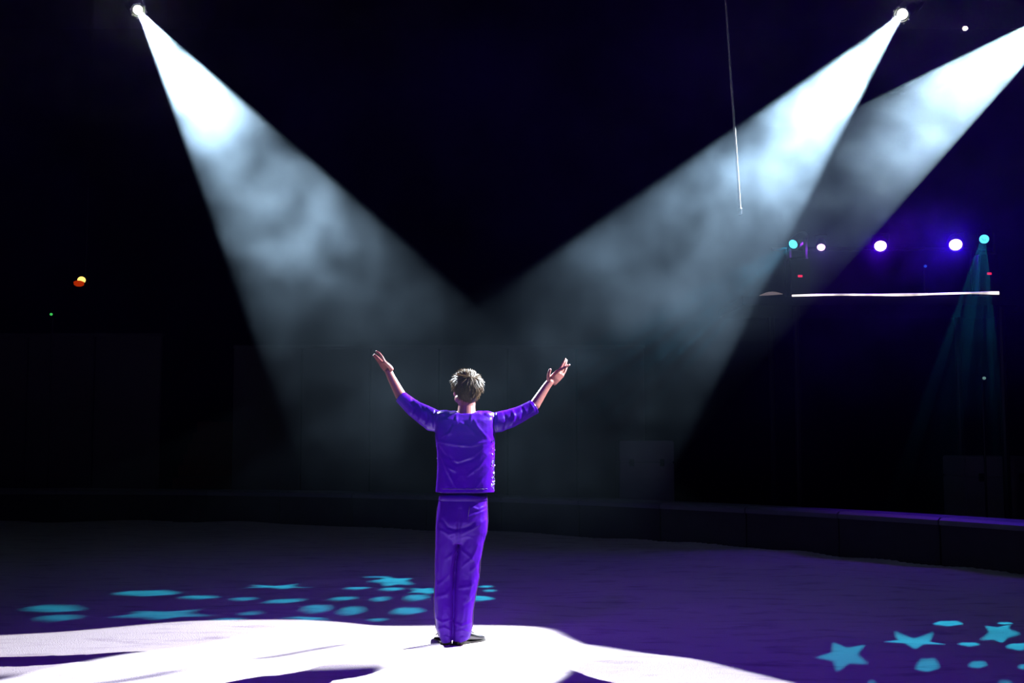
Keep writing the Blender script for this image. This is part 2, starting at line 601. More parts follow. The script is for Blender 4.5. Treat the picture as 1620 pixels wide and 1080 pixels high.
def star_projector(head, shapes, label, power, color, deck_z):
    pts = [[ground(*p) for p in s] for s in shapes]
    allp = [p for s in pts for p in s]
    cen = sum((s[0] + s[len(s) // 2] for s in pts), Vector()) / (2 * len(pts))
    ax = (cen - head).normalized()
    half = max((p - head).angle(ax) for p in allp) + R(1.0)
    d0, u, v = frame(ax)
    dist = 0.05 / math.tan(half)
    root = empty('star_projector', (head.x, head.y, deck_z))
    tag(root, label, 'stage light', 'teal star projectors')
    off = Vector((0, 0, head.z - deck_z))
    # front plate with star shaped openings
    src = head - ax * dist
    cu = bpy.data.curves.new('plate', 'CURVE')
    cu.dimensions = '2D'
    cu.fill_mode = 'BOTH'
    def spl(poly):
        sp = cu.splines.new('POLY')
        sp.points.add(len(poly) - 1)
        for q, (a, b) in zip(sp.points, poly):
            q.co = (a, b, 0, 1)
        sp.use_cyclic_u = True
    rim = 0.062
    spl([(rim * math.cos(2 * math.pi * k / 40), rim * math.sin(2 * math.pi * k / 40)) for k in range(40)])
    for s in pts:
        poly = []
        for p in s:
            d = p - src
            d = d * (dist / d.dot(ax))
            poly.append((d.dot(u), d.dot(v)))
        spl(poly)
    tmp = bpy.data.objects.new('plate_curve', cu)
    C.objects.link(tmp)
    dg = bpy.context.evaluated_depsgraph_get()
    me = bpy.data.meshes.new_from_object(tmp.evaluated_get(dg))
    bpy.data.objects.remove(tmp)
    mt = Matrix((u, v, u.cross(v))).transposed().to_4x4()
    me.transform(Matrix.Translation(off) @ mt)
    me.materials.clear()
    me.materials.append(M['teallens'])
    pl = bpy.data.objects.new('star_lens', me)
    C.objects.link(pl)
    pl.parent = root
    mz = Matrix.Translation(off) @ ax.to_track_quat('Z', 'Y').to_matrix().to_4x4()
    bm = bmesh.new()
    L = max(0.24, dist + 0.08)
    add_lathe(bm, [(0.062, 0.004), (0.085, 0.004), (0.09, -0.02), (0.09, -L * 0.6), (0.075, -L), (0.02, -L - 0.02)], 20, mz, cap=False)
    obj('head', bm, M['black'], root, smooth=True)
    piv = off + ax * (-0.12)
    side = ax.cross(Vector((0, 0, 1))).normalized()
    bm = bmesh.new()
    for s in (-1, 1):
        add_box(bm, (piv + side * 0.12 * s + Vector((0, 0, -0.1))), (0.03, 0.08, 0.28), Matrix.Rotation(math.atan2(side.y, side.x), 3, 'Z'), 0.01)
    add_box(bm, (piv.x, piv.y, piv.z - 0.24), (0.28, 0.09, 0.04), Matrix.Rotation(math.atan2(side.y, side.x), 3, 'Z'), 0.01)
    obj('yoke', bm, M['black'], root)
    bz = piv.z - 0.26
    bm = bmesh.new()
    add_box(bm, (piv.x, piv.y, bz / 2), (0.27, 0.24, bz), None, 0.015)
    obj('base', bm, M['black'], root)
    bm = bmesh.new()
    add_box(bm, (piv.x, piv.y - 0.122, bz * 0.55), (0.06, 0.006, 0.03), None, 0.002)
    obj('display', bm, M['red_led'], root)
    bpy.context.view_layer.update()
    spot('star_projector_beam', src, src + ax * 5, power, color, math.degrees(half) + 0.6, 0.05, 0.0008, root)
    return root


def build_balcony():
    Y = 15.0
    a, b = at(1252, 466, Y), at(1579, 466, Y)
    z = a.z
    root = empty('balcony', ((a.x + b.x) / 2, Y, -0.05))
    tag(root, 'dark raised gallery carrying the row of coloured stage lights', 'gallery')
    w = b.x - a.x
    bm = bmesh.new()
    add_box(bm, (0.0, 0.9, z - 0.03), (w + 1.3, 1.8, 0.12), None, 0.01)
    obj('deck', bm, M['tent'], root)
    for sx in (-1, 1):
        for sy in (0.15, 1.65):
            bm = bmesh.new()
            add_tube(bm, [(sx * w * 0.5 + 0.1, sy, 0), (sx * w * 0.5 + 0.1, sy, z - 0.06)], 0.05, 10)
            obj('post', bm, M['black'], root)
    # lamp bar behind the wash lights
    zb = at(1400, 392, Y + 0.5).z
    bm = bmesh.new()
    add_tube(bm, [(-w / 2 - 0.1, 0.62, zb + 0.05), (w / 2 + 0.2, 0.62, zb + 0.05)], 0.025, 10)
    obj('lamp_bar', bm, M['black'], root)
    for sx in (-1, 1):
        bm = bmesh.new()
        add_tube(bm, [(sx * w * 0.47, 0.62, z + 0.02), (sx * w * 0.47, 0.62, zb + 0.05)], 0.025, 10)
        obj('bar_stand', bm, M['black'], root)
    # strip along the front edge; its uneven glow is put in as emission
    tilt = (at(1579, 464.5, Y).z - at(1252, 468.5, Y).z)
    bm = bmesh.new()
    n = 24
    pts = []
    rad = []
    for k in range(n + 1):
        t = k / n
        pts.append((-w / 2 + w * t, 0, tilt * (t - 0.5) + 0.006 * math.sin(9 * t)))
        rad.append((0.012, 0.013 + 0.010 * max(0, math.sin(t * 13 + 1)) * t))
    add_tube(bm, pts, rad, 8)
    st = obj('glow_strip', bm, M['strip'], None, ((a.x + b.x) / 2, Y - 0.03, z))
    tag(st, 'thin white strip given a glow, along the gallery edge below the stage lights', 'light strip')
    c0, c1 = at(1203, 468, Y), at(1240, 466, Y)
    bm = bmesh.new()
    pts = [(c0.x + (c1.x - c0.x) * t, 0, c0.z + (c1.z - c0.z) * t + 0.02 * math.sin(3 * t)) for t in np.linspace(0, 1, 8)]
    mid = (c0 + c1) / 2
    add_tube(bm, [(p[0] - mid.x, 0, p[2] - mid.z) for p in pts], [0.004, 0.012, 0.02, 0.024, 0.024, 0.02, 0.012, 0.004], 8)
    cl = obj('glow_strip', bm, M['dimstrip'], None, (mid.x, Y + 0.06, z + 0.004))
    tag(cl, 'short pale strip given a faint glow, left of the long white strip', 'light strip')
    return z, zb


DECK, BARZ = build_balcony()


def wash_light(px, py, r, lens, col, power, aim, label, Y=15.45):
    p = at(px, py, Y)
    root = empty('wash_light', p)
    tag(root, label, 'stage light', 'purple wash lights on the gallery')
    ax = (Vector(aim) - p).normalized()
    m = ax.to_track_quat('Z', 'Y').to_matrix().to_4x4()
    bm = bmesh.new()
    add_lathe(bm, [(0.03, -0.26), (r * 1.0, -0.24), (r * 1.25, -0.12), (r * 1.25, 0.0), (r * 1.08, 0.0), (r * 1.02, -0.04)], 20, m, cap=False)
    obj('can', bm, M['black'], root, smooth=True)
    bm = bmesh.new()
    add_lathe(bm, [(0.0, -0.012), (r * 0.6, -0.016), (r, -0.03)], 20, m, cap=False)
    obj('lens', bm, lens, root, smooth=True)
    bm = bmesh.new()
    s = ax.cross(Vector((0, 0, 1))).normalized()
    c = m @ Vector((0, 0, -0.1))
    h = BARZ + 0.0 - p.z + 0.05
    add_tube(bm, [c + s * r * 1.25, c + s * r * 1.5, c + s * r * 1.5 + Vector((0, 0, 0.14)), c + Vector((0, 0.05, 0.16)), c - s * r * 1.5 + Vector((0, 0, 0.14)), c - s * r * 1.5, c - s * r * 1.25], 0.01, 6, up=ax)
    obj('yoke', bm, M['black'], root)
    bpy.context.view_layer.update()
    spot('wash_beam', p + ax * 0.03, aim, power, col, 60, 1.0, 0.05, root)
    return root


wash_light(1299, 392, 0.055, M['pinklens'], (0.30, 0.02, 1.0), 42, (1.0, 5, -2.5), 'small pinkish purple stage light nearest the left projector')
wash_light(1393, 390, 0.080, M['purplelens'], (0.14, 0.0, 1.0), 110, (2.0, 5, -2.5), 'white hot purple stage light in the middle of the gallery row')
wash_light(1512, 388, 0.085, M['purplelens'], (0.06, 0.0, 1.0), 150, (2.5, 5, -2.5), 'white hot blue haloed stage light beside the right projector')

TEAL = (0.02, 0.72, 1.0)
star_projector(at(1255, 386, 15.15), STARS_L, 'teal star projector at the left end of the gallery lights', 8000, TEAL, DECK - 0.02)
star_projector(at(1557, 378, 15.15), STARS_R, 'teal star projector at the right end of the gallery lights', 8000, TEAL, DECK - 0.02)


def small_lamp(name, px, py, Y, r, lens, label, hang=None, stand=None, cat='lamp'):
    p = at(px, py, Y)
    root = empty(name, p)
    tag(root, label, cat)
    bm = bmesh.new()
    add_ellipsoid(bm, (0, 0, 0), (r, r, r * 0.9), seg=14)
    obj('bulb', bm, lens, root, smooth=True)
    bm = bmesh.new()
    add_lathe(bm, [(r * 0.5, -0.01), (r * 1.25, 0.0), (r * 1.3, r * 0.6), (r * 0.7, r * 2.6), (r * 0.3, r * 3)], 16, Matrix.Translation((0, r * 0.6, 0)) @ Matrix.Rotation(R(-90), 4, 'X'))
    obj('casing', bm, M['black'], root, smooth=True)
    bm = bmesh.new()
    if hang:
        add_tube(bm, [(0, r * 2.5, r), (0, r * 2.5, hang - p.z)], 0.015, 8)
        obj('hanging_rod', bm, M['black'], root)
    elif stand is not None:
        add_tube(bm, [(0, r * 2.5, -r), (0, r * 2.5, stand - p.z)], 0.015, 8)
        obj('stand', bm, M['black'], root)
    return root


small_lamp('rig_lamp', 1527, 45, 16.0, 0.036, M['whitelamp'], 'tiny round white lamp high between the two right beams', hang=10.0)
l = small_lamp('amber_lamp', 129, 443, 18.5, 0.065, M['amber'], 'small glowing amber lamp at far left in the dark', hang=10.0)
bm = bmesh.new()
add_lathe(bm, [(0.05, 0.0), (0.085, -0.02), (0.075, -0.07), (0.04, -0.09)], 16, Matrix.Translation((-0.03, -0.03, -0.015)))
obj('shade', bm, M['amber_red'], l, smooth=True)
small_lamp('indicator_lamp', 81, 497, 18.5, 0.024, M['green_led'], 'tiny green indicator light below the amber lamp', stand=-0.05)
small_lamp('indicator_lamp', 1464, 421, 15.6, 0.022, M['blue_led'], 'tiny dim blue indicator between the two large wash lights', stand=DECK - 0.02)
small_lamp('floor_lamp', 1557, 598, 14.6, 0.022, M['dimlamp'], 'faint pale lamp below the right projector', stand=-0.05)


# ropes hanging into the right beam
def hanging_rope(px0, py0, px1, py1, Y, r, label):
    a, b = at(px0, py0, Y), at(px1, py1, Y)
    d = (a - b)
    t = (10.0 - b.z) / d.z
    top = b + d * t
    root = empty('rope', b)
    tag(root, label, 'rope')
    bm = bmesh.new()
    pts = [(top - b) * k / 12 for k in range(13)]
    add_tube(bm, pts, r, 8)
    obj('cord', bm, M['rope'], root)
    bm = bmesh.new()
    add_lathe(bm, [(0.002, -0.03), (r * 1.6, -0.02), (r * 1.6, 0.03), (r, 0.04)], 10)
    obj('end_ferrule', bm, M['steel'], root)


hanging_rope(1162, 205, 1171, 335, 10.65, 0.011, 'thin white rope hanging down through the right beam')


# ------------------------------------------------------------------ performer
PY = 7.511                                    # depth of the feet
ROOT = ground(725, 1020)


def pw(px, py, dy=0.0):
    return at(px, py, PY + dy) - ROOT


PXM = 1 / 240.36                              # metres per pixel at the performer


def remesh(bm, voxel, smooth_iter=4, name='tmp'):
    me = bpy.data.meshes.new(name)
    bmesh.ops.recalc_face_normals(bm, faces=bm.faces)
    bm.to_mesh(me)
    bm.free()
    o = bpy.data.objects.new(name, me)
    C.objects.link(o)
    md = o.modifiers.new('r', 'REMESH')
    md.mode = 'VOXEL'
    md.voxel_size = voxel
    md.use_smooth_shade = True
    if smooth_iter:
        sm = o.modifiers.new('s', 'SMOOTH')
        sm.iterations = smooth_iter
        sm.factor = 0.5
    dg = bpy.context.evaluated_depsgraph_get()
    dg.update()
    out = bpy.data.meshes.new_from_object(o.evaluated_get(dg))
    bpy.data.objects.remove(o)
    return out


def mesh_obj(name, me, material, parent=None):
    me.name = name
    me.materials.clear()
    me.materials.append(material)
    me.polygons.foreach_set('use_smooth', [True] * len(me.polygons))
    o = bpy.data.objects.new(name, me)
    C.objects.link(o)
    if parent is not None:
        o.parent = parent
    return o


def add_slices(bm, rows, n=28, power=2.4):
    """stack of superellipse slices (px-left, px-right, py, depth half, depth centre)"""
    rings = []
    for xl, xr, py, hy, cy in rows:
        c = pw((xl + xr) / 2, py, cy)
        rx = (xr - xl) / 2 * PXM
        ring = []
        for k in range(n):
            t = 2 * math.pi * k / n
            ct, st = math.cos(t), math.sin(t)
            ring.append(bm.verts.new(c + Vector((rx * math.copysign(abs(ct) ** (2 / power), ct), hy * math.copysign(abs(st) ** (2 / power), st), 0))))
        rings.append(ring)
    for a, b in zip(rings, rings[1:]):
        for k in range(n):
            bm.faces.new((a[k], a[(k + 1) % n], b[(k + 1) % n], b[k]))
    bm.faces.new(rings[0][::-1])
    bm.faces.new(rings[-1])


def chain(bm, pts, radii, n=14):
    add_tube(bm, [pw(*p) for p in pts], radii, n)
    for p, r in zip(pts, radii):
        if not isinstance(r, tuple):
            add_ellipsoid(bm, pw(*p), (r, r, r), seg=12)


# arm centre lines (px, py, depth)
ARM_L = [(703, 664, 0.0), (677, 658, 0.02), (645, 638, 0.05), (633, 624, 0.07), (619, 597, 0.10), (615, 588, 0.11)]
ARM_R = [(768, 666, 0.0), (797, 666, 0.02), (830, 652, 0.05), (846, 640, 0.07), (864, 612, 0.10), (870, 604, 0.11)]


def build_body():
    bm = bmesh.new()
    for arm in (ARM_L, ARM_R):
        chain(bm, arm, [0.052, 0.046, 0.042, 0.036, 0.027, 0.025], 16)
    # torso and legs under the clothes
    add_slices(bm, [(704, 768, 661, 0.05, 0.0), (698, 774, 668, 0.09, 0), (698, 774, 700, 0.11, 0.0), (704, 768, 750, 0.10, 0.0), (700, 766, 800, 0.11, 0.0), (699, 764, 826, 0.10, 0)], 24, 2.1)
    for x0, x1, x2, x3 in ((712, 709, 707, 706), (746, 742, 737, 732)):
        chain(bm, [(x0, 826, 0.0), (x1, 915, 0.02), (x2, 960, -0.01), (x3, 1006, 0.0)], [0.075, 0.055, 0.05, 0.035], 14)
    # neck
    add_tube(bm, [pw(737, 664, 0.0), pw(738, 651, 0.004), pw(738.5, 643, 0.010), pw(739, 628, 0.016)], [0.072, 0.060, 0.056, 0.057], 24)
    # head: skull, face, jaw, nose, ears - looking ahead and a little to the left
    yaw = R(24)
    rot = Matrix.Rotation(yaw, 3, 'Z')
    hc = pw(738, 616, 0.03)

    def hp(x, y, z):
        return hc + rot @ Vector((x, y, z))
    add_ellipsoid(bm, hp(0, -0.012, 0.03), (0.076, 0.094, 0.088), rot, 24)
    add_ellipsoid(bm, hp(0, 0.030, -0.010), (0.067, 0.066, 0.092), rot, 20)
    add_ellipsoid(bm, hp(0, 0.045, -0.070), (0.050, 0.050, 0.042), rot, 16)
    add_ellipsoid(bm, hp(0, 0.082, -0.095), (0.022, 0.016, 0.016), rot, 12)      # chin
    for s in (-1, 1):
        add_ellipsoid(bm, hp(s * 0.045, 0.062, -0.028), (0.024, 0.022, 0.022), rot, 12)   # cheek
        add_ellipsoid(bm, hp(s * 0.032, 0.086, 0.026), (0.024, 0.010, 0.008), rot, 12)    # brow
        add_ellipsoid(bm, hp(s * 0.081, -0.002, -0.012), (0.010, 0.020, 0.033), rot @ Matrix.Rotation(s * 0.35, 3, 'Z'), 14)  # ear
        add_ellipsoid(bm, hp(s * 0.054, 0.02, -0.062), (0.018, 0.04, 0.026), rot, 12)     # jaw corner
    add_tube(bm, [hp(0, 0.090, 0.016), hp(0, 0.106, -0.018), hp(0, 0.112, -0.028), hp(0, 0.094, -0.036)], [0.009, 0.012, 0.014, 0.010], 10)
    add_ellipsoid(bm, hp(0, 0.092, -0.056), (0.022, 0.009, 0.006), rot, 10)      # lips
    add_ellipsoid(bm, hp(0, 0.090, -0.068), (0.019, 0.009, 0.007), rot, 10)

    # right hand: palm towards the light, thumb up, fingers fanned
    def palm(a, b, c, d, th):
        """flat palm from wrist corners a, b to knuckle corners c, d"""
        A, B, Cc, D = pw(*a), pw(*b), pw(*c), pw(*d)
        for k in range(7):
            t = k / 6
            p, q = A.lerp(B, t), Cc.lerp(D, t)
            add_tube(bm, [p, p.lerp(q, 0.5), q], [th * 0.95, th * 1.08, th * 0.85], 10)
            add_ellipsoid(bm, q, (th * 0.88,) * 3, seg=10)
    palm((868.5, 601, 0.10), (876, 608, 0.125), (880, 588, 0.10), (890, 594, 0.15), 0.0125)
    fingers = [
        [(880, 588, 0.10), (888, 583.5, 0.098), (895, 580, 0.10), (900.5, 577.3, 0.108)],
        [(884, 588, 0.118), (888.5, 579, 0.125), (892, 573, 0.135), (894.6, 568, 0.15)],
        [(887.5, 590.5, 0.135), (891.5, 582, 0.148), (894.5, 575.5, 0.16), (896.3, 570, 0.175)],
        [(890, 594, 0.15), (894, 587, 0.165), (896.2, 581.5, 0.178), (897, 577, 0.19)],
    ]
    for i, fg in enumerate(fingers):
        r0 = (0.0092, 0.0094, 0.0090, 0.0080)[i]
        chain(bm, fg, [r0 * 1.12, r0 * 1.02, r0 * 0.95, r0 * 0.82], 10)
    chain(bm, [(868.5, 602, 0.095), (867.8, 594.5, 0.075), (868.6, 589, 0.068), (870.3, 584.6, 0.066)], [0.0150, 0.0122, 0.0106, 0.0094], 10)
    # left hand: seen along its edge
    palm((619.5, 582, 0.095), (612.5, 588.5, 0.135), (609, 572.5, 0.105), (602.5, 577, 0.165), 0.0125)
    fingers = [
        [(608.8, 572.3, 0.100), (604.2, 563.8, 0.098), (600.2, 558.8, 0.102), (595.6, 555.9, 0.112)],
        [(606.5, 574.2, 0.125), (601.0, 569.0, 0.138), (596.6, 564.6, 0.150), (592.6, 560.8, 0.162)],
        [(604.5, 575.5, 0.145), (599.6, 569.8, 0.160), (595.4, 565.8, 0.172), (591.0, 562.6, 0.185)],
        [(602.8, 577.0, 0.165), (599.0, 572.2, 0.182), (596.4, 568.8, 0.195), (594.2, 566.0, 0.205)],
    ]
    for i, fg in enumerate(fingers):
        r0 = (0.0092, 0.0094, 0.0090, 0.0080)[i]
        chain(bm, fg, [r0 * 1.12, r0 * 1.02, r0 * 0.95, r0 * 0.82], 10)
    chain(bm, [(619, 583.5, 0.085), (615, 578.5, 0.058), (611.5, 575, 0.046), (608.2, 572.3, 0.042)], [0.0155, 0.0125, 0.0105, 0.0092], 10)
    me = remesh(bm, 0.0036, 2)
    o = mesh_obj('person', me, M['skin'])
    o.location = ROOT
    tag(o, 'person seen from behind in purple satin suit, arms raised, palms open', 'person')
    # eyes
    for s in (-1, 1):
        b2 = bmesh.new()
        add_ellipsoid(b2, hp(s * 0.031, 0.0845, 0.008), (0.0125, 0.0125, 0.0115), rot, 14)
        obj('eye', b2, M['eye'], o, smooth=True)
    return o, hc, rot


person, HEADC, HROT = build_body()


def build_hair():
    rnd = random.Random(11)
    bm = bmesh.new()

    def hp(x, y, z):
        return HEADC + HROT @ Vector((x, y, z))
    add_ellipsoid(bm, hp(0, -0.014, 0.032), (0.086, 0.100, 0.080), HROT, 24)
    add_ellipsoid(bm, hp(0, -0.046, -0.016), (0.066, 0.062, 0.082), HROT, 20)
    n = 0
    while n < 1500:
        z = rnd.uniform(-1, 1)
        t = rnd.uniform(0, 2 * math.pi)
        s = math.sqrt(1 - z * z)
        d = Vector((s * math.cos(t), s * math.sin(t), z))     # head space, +y is the face
        if d.y > 0.30 and d.z < 0.45:                        # face
            continue
        if d.y > -0.15 and d.z < -0.05:                       # below the temples
            continue
        if d.z < -0.90:
            continue
        if d.z >= 0:
            base = Vector((d.x * 0.082, d.y * 0.098 - 0.014, d.z * 0.080 + 0.034))
        else:
            base = Vector((d.x * 0.080, d.y * 0.100 - 0.016, d.z * 0.122 + 0.034))
        nrm = Vector((d.x / 0.08, d.y / 0.098, d.z / 0.09)).normalized()
        down = Vector((0.0, 0, -1))
        crown = max(0.0, d.z)
        # the crown hair sweeps up and forward in tufts, the back lies down to the nape
        k = min(1.0, max(0.0, (d.z - 0.25) / 0.5))
        sweep = Vector((0.45 * d.x + 0.15, 0.5, 0.4)) * k + (down + Vector((0.18 * d.x, 0.12, 0))) * (1 - k)
        tan = (sweep - nrm * sweep.dot(nrm)).normalized()
        cl = noise.noise(d * 4.0)
        lift = 0.14 + 0.12 * cl + k * (0.06 + 0.55 * max(0, cl))
        if d.z > -0.1 and abs(d.x) > 0.6:
            lift += 0.25 * rnd.random()
        ln = rnd.uniform(0.030, 0.052) * (1 - 0.1 * crown)
        dirv = (nrm * lift + tan * (1 - 0.3 * lift) + Vector((rnd.uniform(-1, 1), rnd.uniform(-1, 1), rnd.uniform(-1, 1))) * 0.22).normalized()
        bend = (tan * 0.6 + down * 0.25 * (1 - k) + Vector((rnd.uniform(-.5, .5), 0, 0.0)) * k).normalized()
        w = rnd.uniform(0.0035, 0.0065)
        pts, rad = [], []
        for k in range(4):
            u = k / 3
            pts.append(hp(*(base + dirv * ln * u + bend * ln * 0.35 * u * u)))
            rad.append(w * (1 - u) ** 0.7 + 0.0004)
        add_tube(bm, pts, rad, 4, caps=False)
        n += 1
    return obj('hair', bm, M['hair'], person, smooth=True)


build_hair()


# ---- clothes
def cut(me, planes):
    """open the cloth where it ends: planes of (point, outward normal), each limited to a radius"""
    bm = bmesh.new()
    bm.from_mesh(me)
    for co, no, rad in planes:
        geom = [g for g in list(bm.verts) + list(bm.edges) + list(bm.faces)]
        sel = {v for v in bm.verts if (v.co - co).length < rad}
        geom = list(sel) + [e for e in bm.edges if e.verts[0] in sel and e.verts[1] in sel] + [f for f in bm.faces if all(v in sel for v in f.verts)]
        bmesh.ops.bisect_plane(bm, geom=geom, plane_co=co, plane_no=no, dist=1e-5)
        kill = [v for v in bm.verts if (v.co - co).length < rad * 1.02 and (v.co - co).dot(no) > 1e-4]
        bmesh.ops.delete(bm, geom=kill, context='VERTS')
    bm.to_mesh(me)
    bm.free()


def seg_dist(px, py, poly):
    best = np.full(px.shape, 1e9)
    tb = np.zeros(px.shape)
    L = len(poly) - 1
    for i in range(L):
        (x0, y0), (x1, y1) = poly[i], poly[i + 1]
        dx, dy = x1 - x0, y1 - y0
        t = np.clip(((px - x0) * dx + (py - y0) * dy) / (dx * dx + dy * dy), 0, 1)
        d = np.hypot(px - x0 - t * dx, py - y0 - t * dy)
        m = d < best
        best[m] = d[m]
        tb[m] = ((i + t) / L)[m]
    return best, tb


def folds(me, ridges, amp_noise, nscale, seed):
    """cloth folds: ridges along creases of the back, wandering folds all round"""
    n = len(me.vertices)
    co = np.zeros(n * 3)
    me.vertices.foreach_get('co', co)
    co = co.reshape(-1, 3)
    no = np.zeros(n * 3)
    me.vertices.foreach_get('normal', no)
    no = no.reshape(-1, 3)
    w = co + np.array(ROOT)
    d = w - np.array(EYE)
    yy = d[:, 1] * math.cos(PHI) + d[:, 2] * math.sin(PHI)
    zz = -d[:, 1] * math.sin(PHI) + d[:, 2] * math.cos(PHI)
    px = 810 + F * d[:, 0] / yy
    py = 540 - F * zz / yy
    disp = np.zeros(n)
    back = np.clip(-no[:, 1] * 1.6 + 0.25, 0, 1)
    for poly, amp, wd in ridges:
        dist, t = seg_dist(px, py, poly)
        disp += back * amp * np.exp(-(dist / wd) ** 2) * (0.35 + 0.65 * np.sin(np.pi * np.clip(t, 0.04, 0.96)))
    for i in range(n):
        p = co[i]
        q = Vector((p[0] * nscale[0] + seed, p[1] * nscale[1], p[2] * nscale[2]))
        disp[i] += amp_noise * (noise.noise(q) + 0.45 * (1 - 2 * abs(noise.noise(q * 2.1))))
    co = co + no * disp[:, None]
    me.vertices.foreach_set('co', co.ravel())
    me.update()


def thicken(o, th):
    s = o.modifiers.new('cloth', 'SOLIDIFY')
    s.thickness = th
    s.offset = -1


def build_jacket():
    bm = bmesh.new()
    rows = [(712, 764, 650, 0.045, 0.010), (700, 776, 651.5, 0.060, 0.008), (691, 782, 655, 0.080, 0.005), (689, 783, 664, 0.105, 0.0), (688, 783, 680, 0.122, 0.0),
            (689, 782.5, 690, 0.127, 0.0), (692, 782, 714, 0.130, 0.0), (692.5, 781.5, 732, 0.130, 0.0), (691.5, 781.5, 750, 0.128, 0.0), (690, 781.5, 776, 0.128, 0.0), (690, 781.5, 790, 0.128, 0.0)]
    add_slices(bm, rows, 36, 3.0)
    # padded shoulders
    add_ellipsoid(bm, pw(703, 657, 0.0), (0.062, 0.075, 0.038), None, 18)
    add_ellipsoid(bm, pw(769, 658, 0.0), (0.062, 0.075, 0.036), None, 18)
    # sleeves, wide and pushed up to the elbow
    add_tube(bm, [pw(698, 668, 0.0), pw(684, 664.5, 0.01), pw(669, 655, 0.025), pw(656, 647, 0.04), pw(645, 637.5, 0.055), pw(636, 629.5, 0.065), pw(628, 622, 0.075)],
             [0.066, 0.075, 0.064, 0.057, 0.048, 0.043, 0.041], 22)
    add_tube(bm, [pw(776, 669, 0.0), pw(790, 667, 0.01), pw(808, 661.5, 0.025), pw(824, 654.5, 0.04), pw(838, 647, 0.055), pw(846, 642.5, 0.065), pw(854, 638, 0.075)],
             [0.066, 0.067, 0.062, 0.055, 0.051, 0.049, 0.047], 22)
    me = remesh(bm, 0.0062, 5)
    # creases read off the back: armpit to waist, yoke, hem
    ridges = [
        ([(694, 698), (720, 703), (745, 705), (775, 697)], 0.006, 2.2),
        ([(690, 700), (703, 718), (722, 733), (745, 727), (778, 702)], -0.007, 3.0),
        ([(696, 705), (712, 727), (726, 731), (750, 722), (776, 700)], 0.006, 2.4),
        ([(697, 722), (708, 745), (722, 772)], 0.006, 2.2),
        ([(692, 715), (702, 735), (712, 765)], -0.004, 3.0),
        ([(708, 738), (720, 745)], 0.005, 1.8),
        ([(774, 718), (758, 738), (740, 752)], 0.006, 2.2),
        ([(778, 740), (764, 756), (752, 772)], 0.004, 2.2),
        ([(706, 694), (714, 680), (727, 668), (742, 676), (754, 690)], 0.005, 2.4),
        ([(712, 692), (733, 688), (752, 690)], -0.005, 4.0),
        ([(700, 690), (714, 684), (722, 660)], 0.004, 2.0),
        ([(748, 660), (756, 676), (772, 694)], 0.004, 2.2),
        ([(689, 650), (686, 664), (688, 684)], -0.014, 2.2),
        ([(783, 650), (782, 664), (783, 686)], -0.014, 2.2),
        ([(722, 656), (723, 672)], 0.004, 1.6), ([(746, 656), (744, 672)], 0.004, 1.6),
        ([(662, 641), (667, 652), (664, 664)], 0.006, 2.0), ([(652, 632), (656, 644), (652, 655)], -0.005, 2.0), ([(674, 646), (676, 660), (672, 670)], -0.006, 2.0),
        ([(797, 653), (802, 666), (798, 678)], -0.006, 2.0), ([(810, 648), (814, 658), (810, 672)], 0.006, 2.2), ([(824, 642), (829, 652), (826, 662)], -0.005, 2.0), ([(838, 636), (844, 646), (846, 654)], 0.003, 1.5),
    ]
    folds(me, ridges, 0.0035, (9, 9, 7), 3.1)
    hem = pw(736, 777.5, 0.0)
    cl, cr = pw(634, 628, 0.067), pw(845, 643.5, 0.063)
    cut(me, [(hem, Vector((0.0, 0, -1)), 0.33),
             (cl, (pw(628, 622, 0.075) - pw(640, 633.5, 0.06)).normalized(), 0.085),
             (cr, (pw(854.5, 637.5, 0.075) - pw(838, 648, 0.055)).normalized(), 0.09),
             (pw(738, 652.0, 0.0), Vector((0, -0.12, 1)), 0.075)])
    o = mesh_obj('jacket', me, M['jacket'], person)
    thicken(o, 0.004)
    bvh = BVHTree.FromPolygons([v.co.copy() for v in me.vertices], [list(p.vertices) for p in me.polygons])

    def snap(px, py, dy, out=0.003):
        q = pw(px, py, dy)
        loc, nr, i, dd = bvh.find_nearest(q)
        return loc + nr * out, nr
    # standing collar round the neck, open at the front
    b2 = bmesh.new()
    n = 26
    lo, hi = [], []
    for k in range(n):
        t = R(-235) + R(290) * k / (n - 1)
        c = pw(737.5, 653, 0.012)
        x, y = math.cos(t), math.sin(t)
        lo.append(b2.verts.new(c + Vector((x * 0.066, y * 0.062, -0.014))))
        hi.append(b2.verts.new(c + Vector((x * 0.060, y * 0.057, 0.013 + 0.003 * math.sin(3 * t)))))
    for k in range(n - 1):
        b2.faces.new((lo[k], lo[k + 1], hi[k + 1], hi[k]))
    col = obj('collar', b2, M['jacket'], o, smooth=True)
    thicken(col, 0.004)
    # seams: back yoke and armholes
    def seam(name, pts, r, material):
        b3 = bmesh.new()
        add_tube(b3, [snap(*p, 0.0006)[0] for p in pts], r, 6)
        return obj(name, b3, material, o)
    seam('hem_stitching', [(x, 773.5 + 0.6 * math.sin(x), -0.14) for x in range(696, 779, 4)], 0.0013, M['piping'])
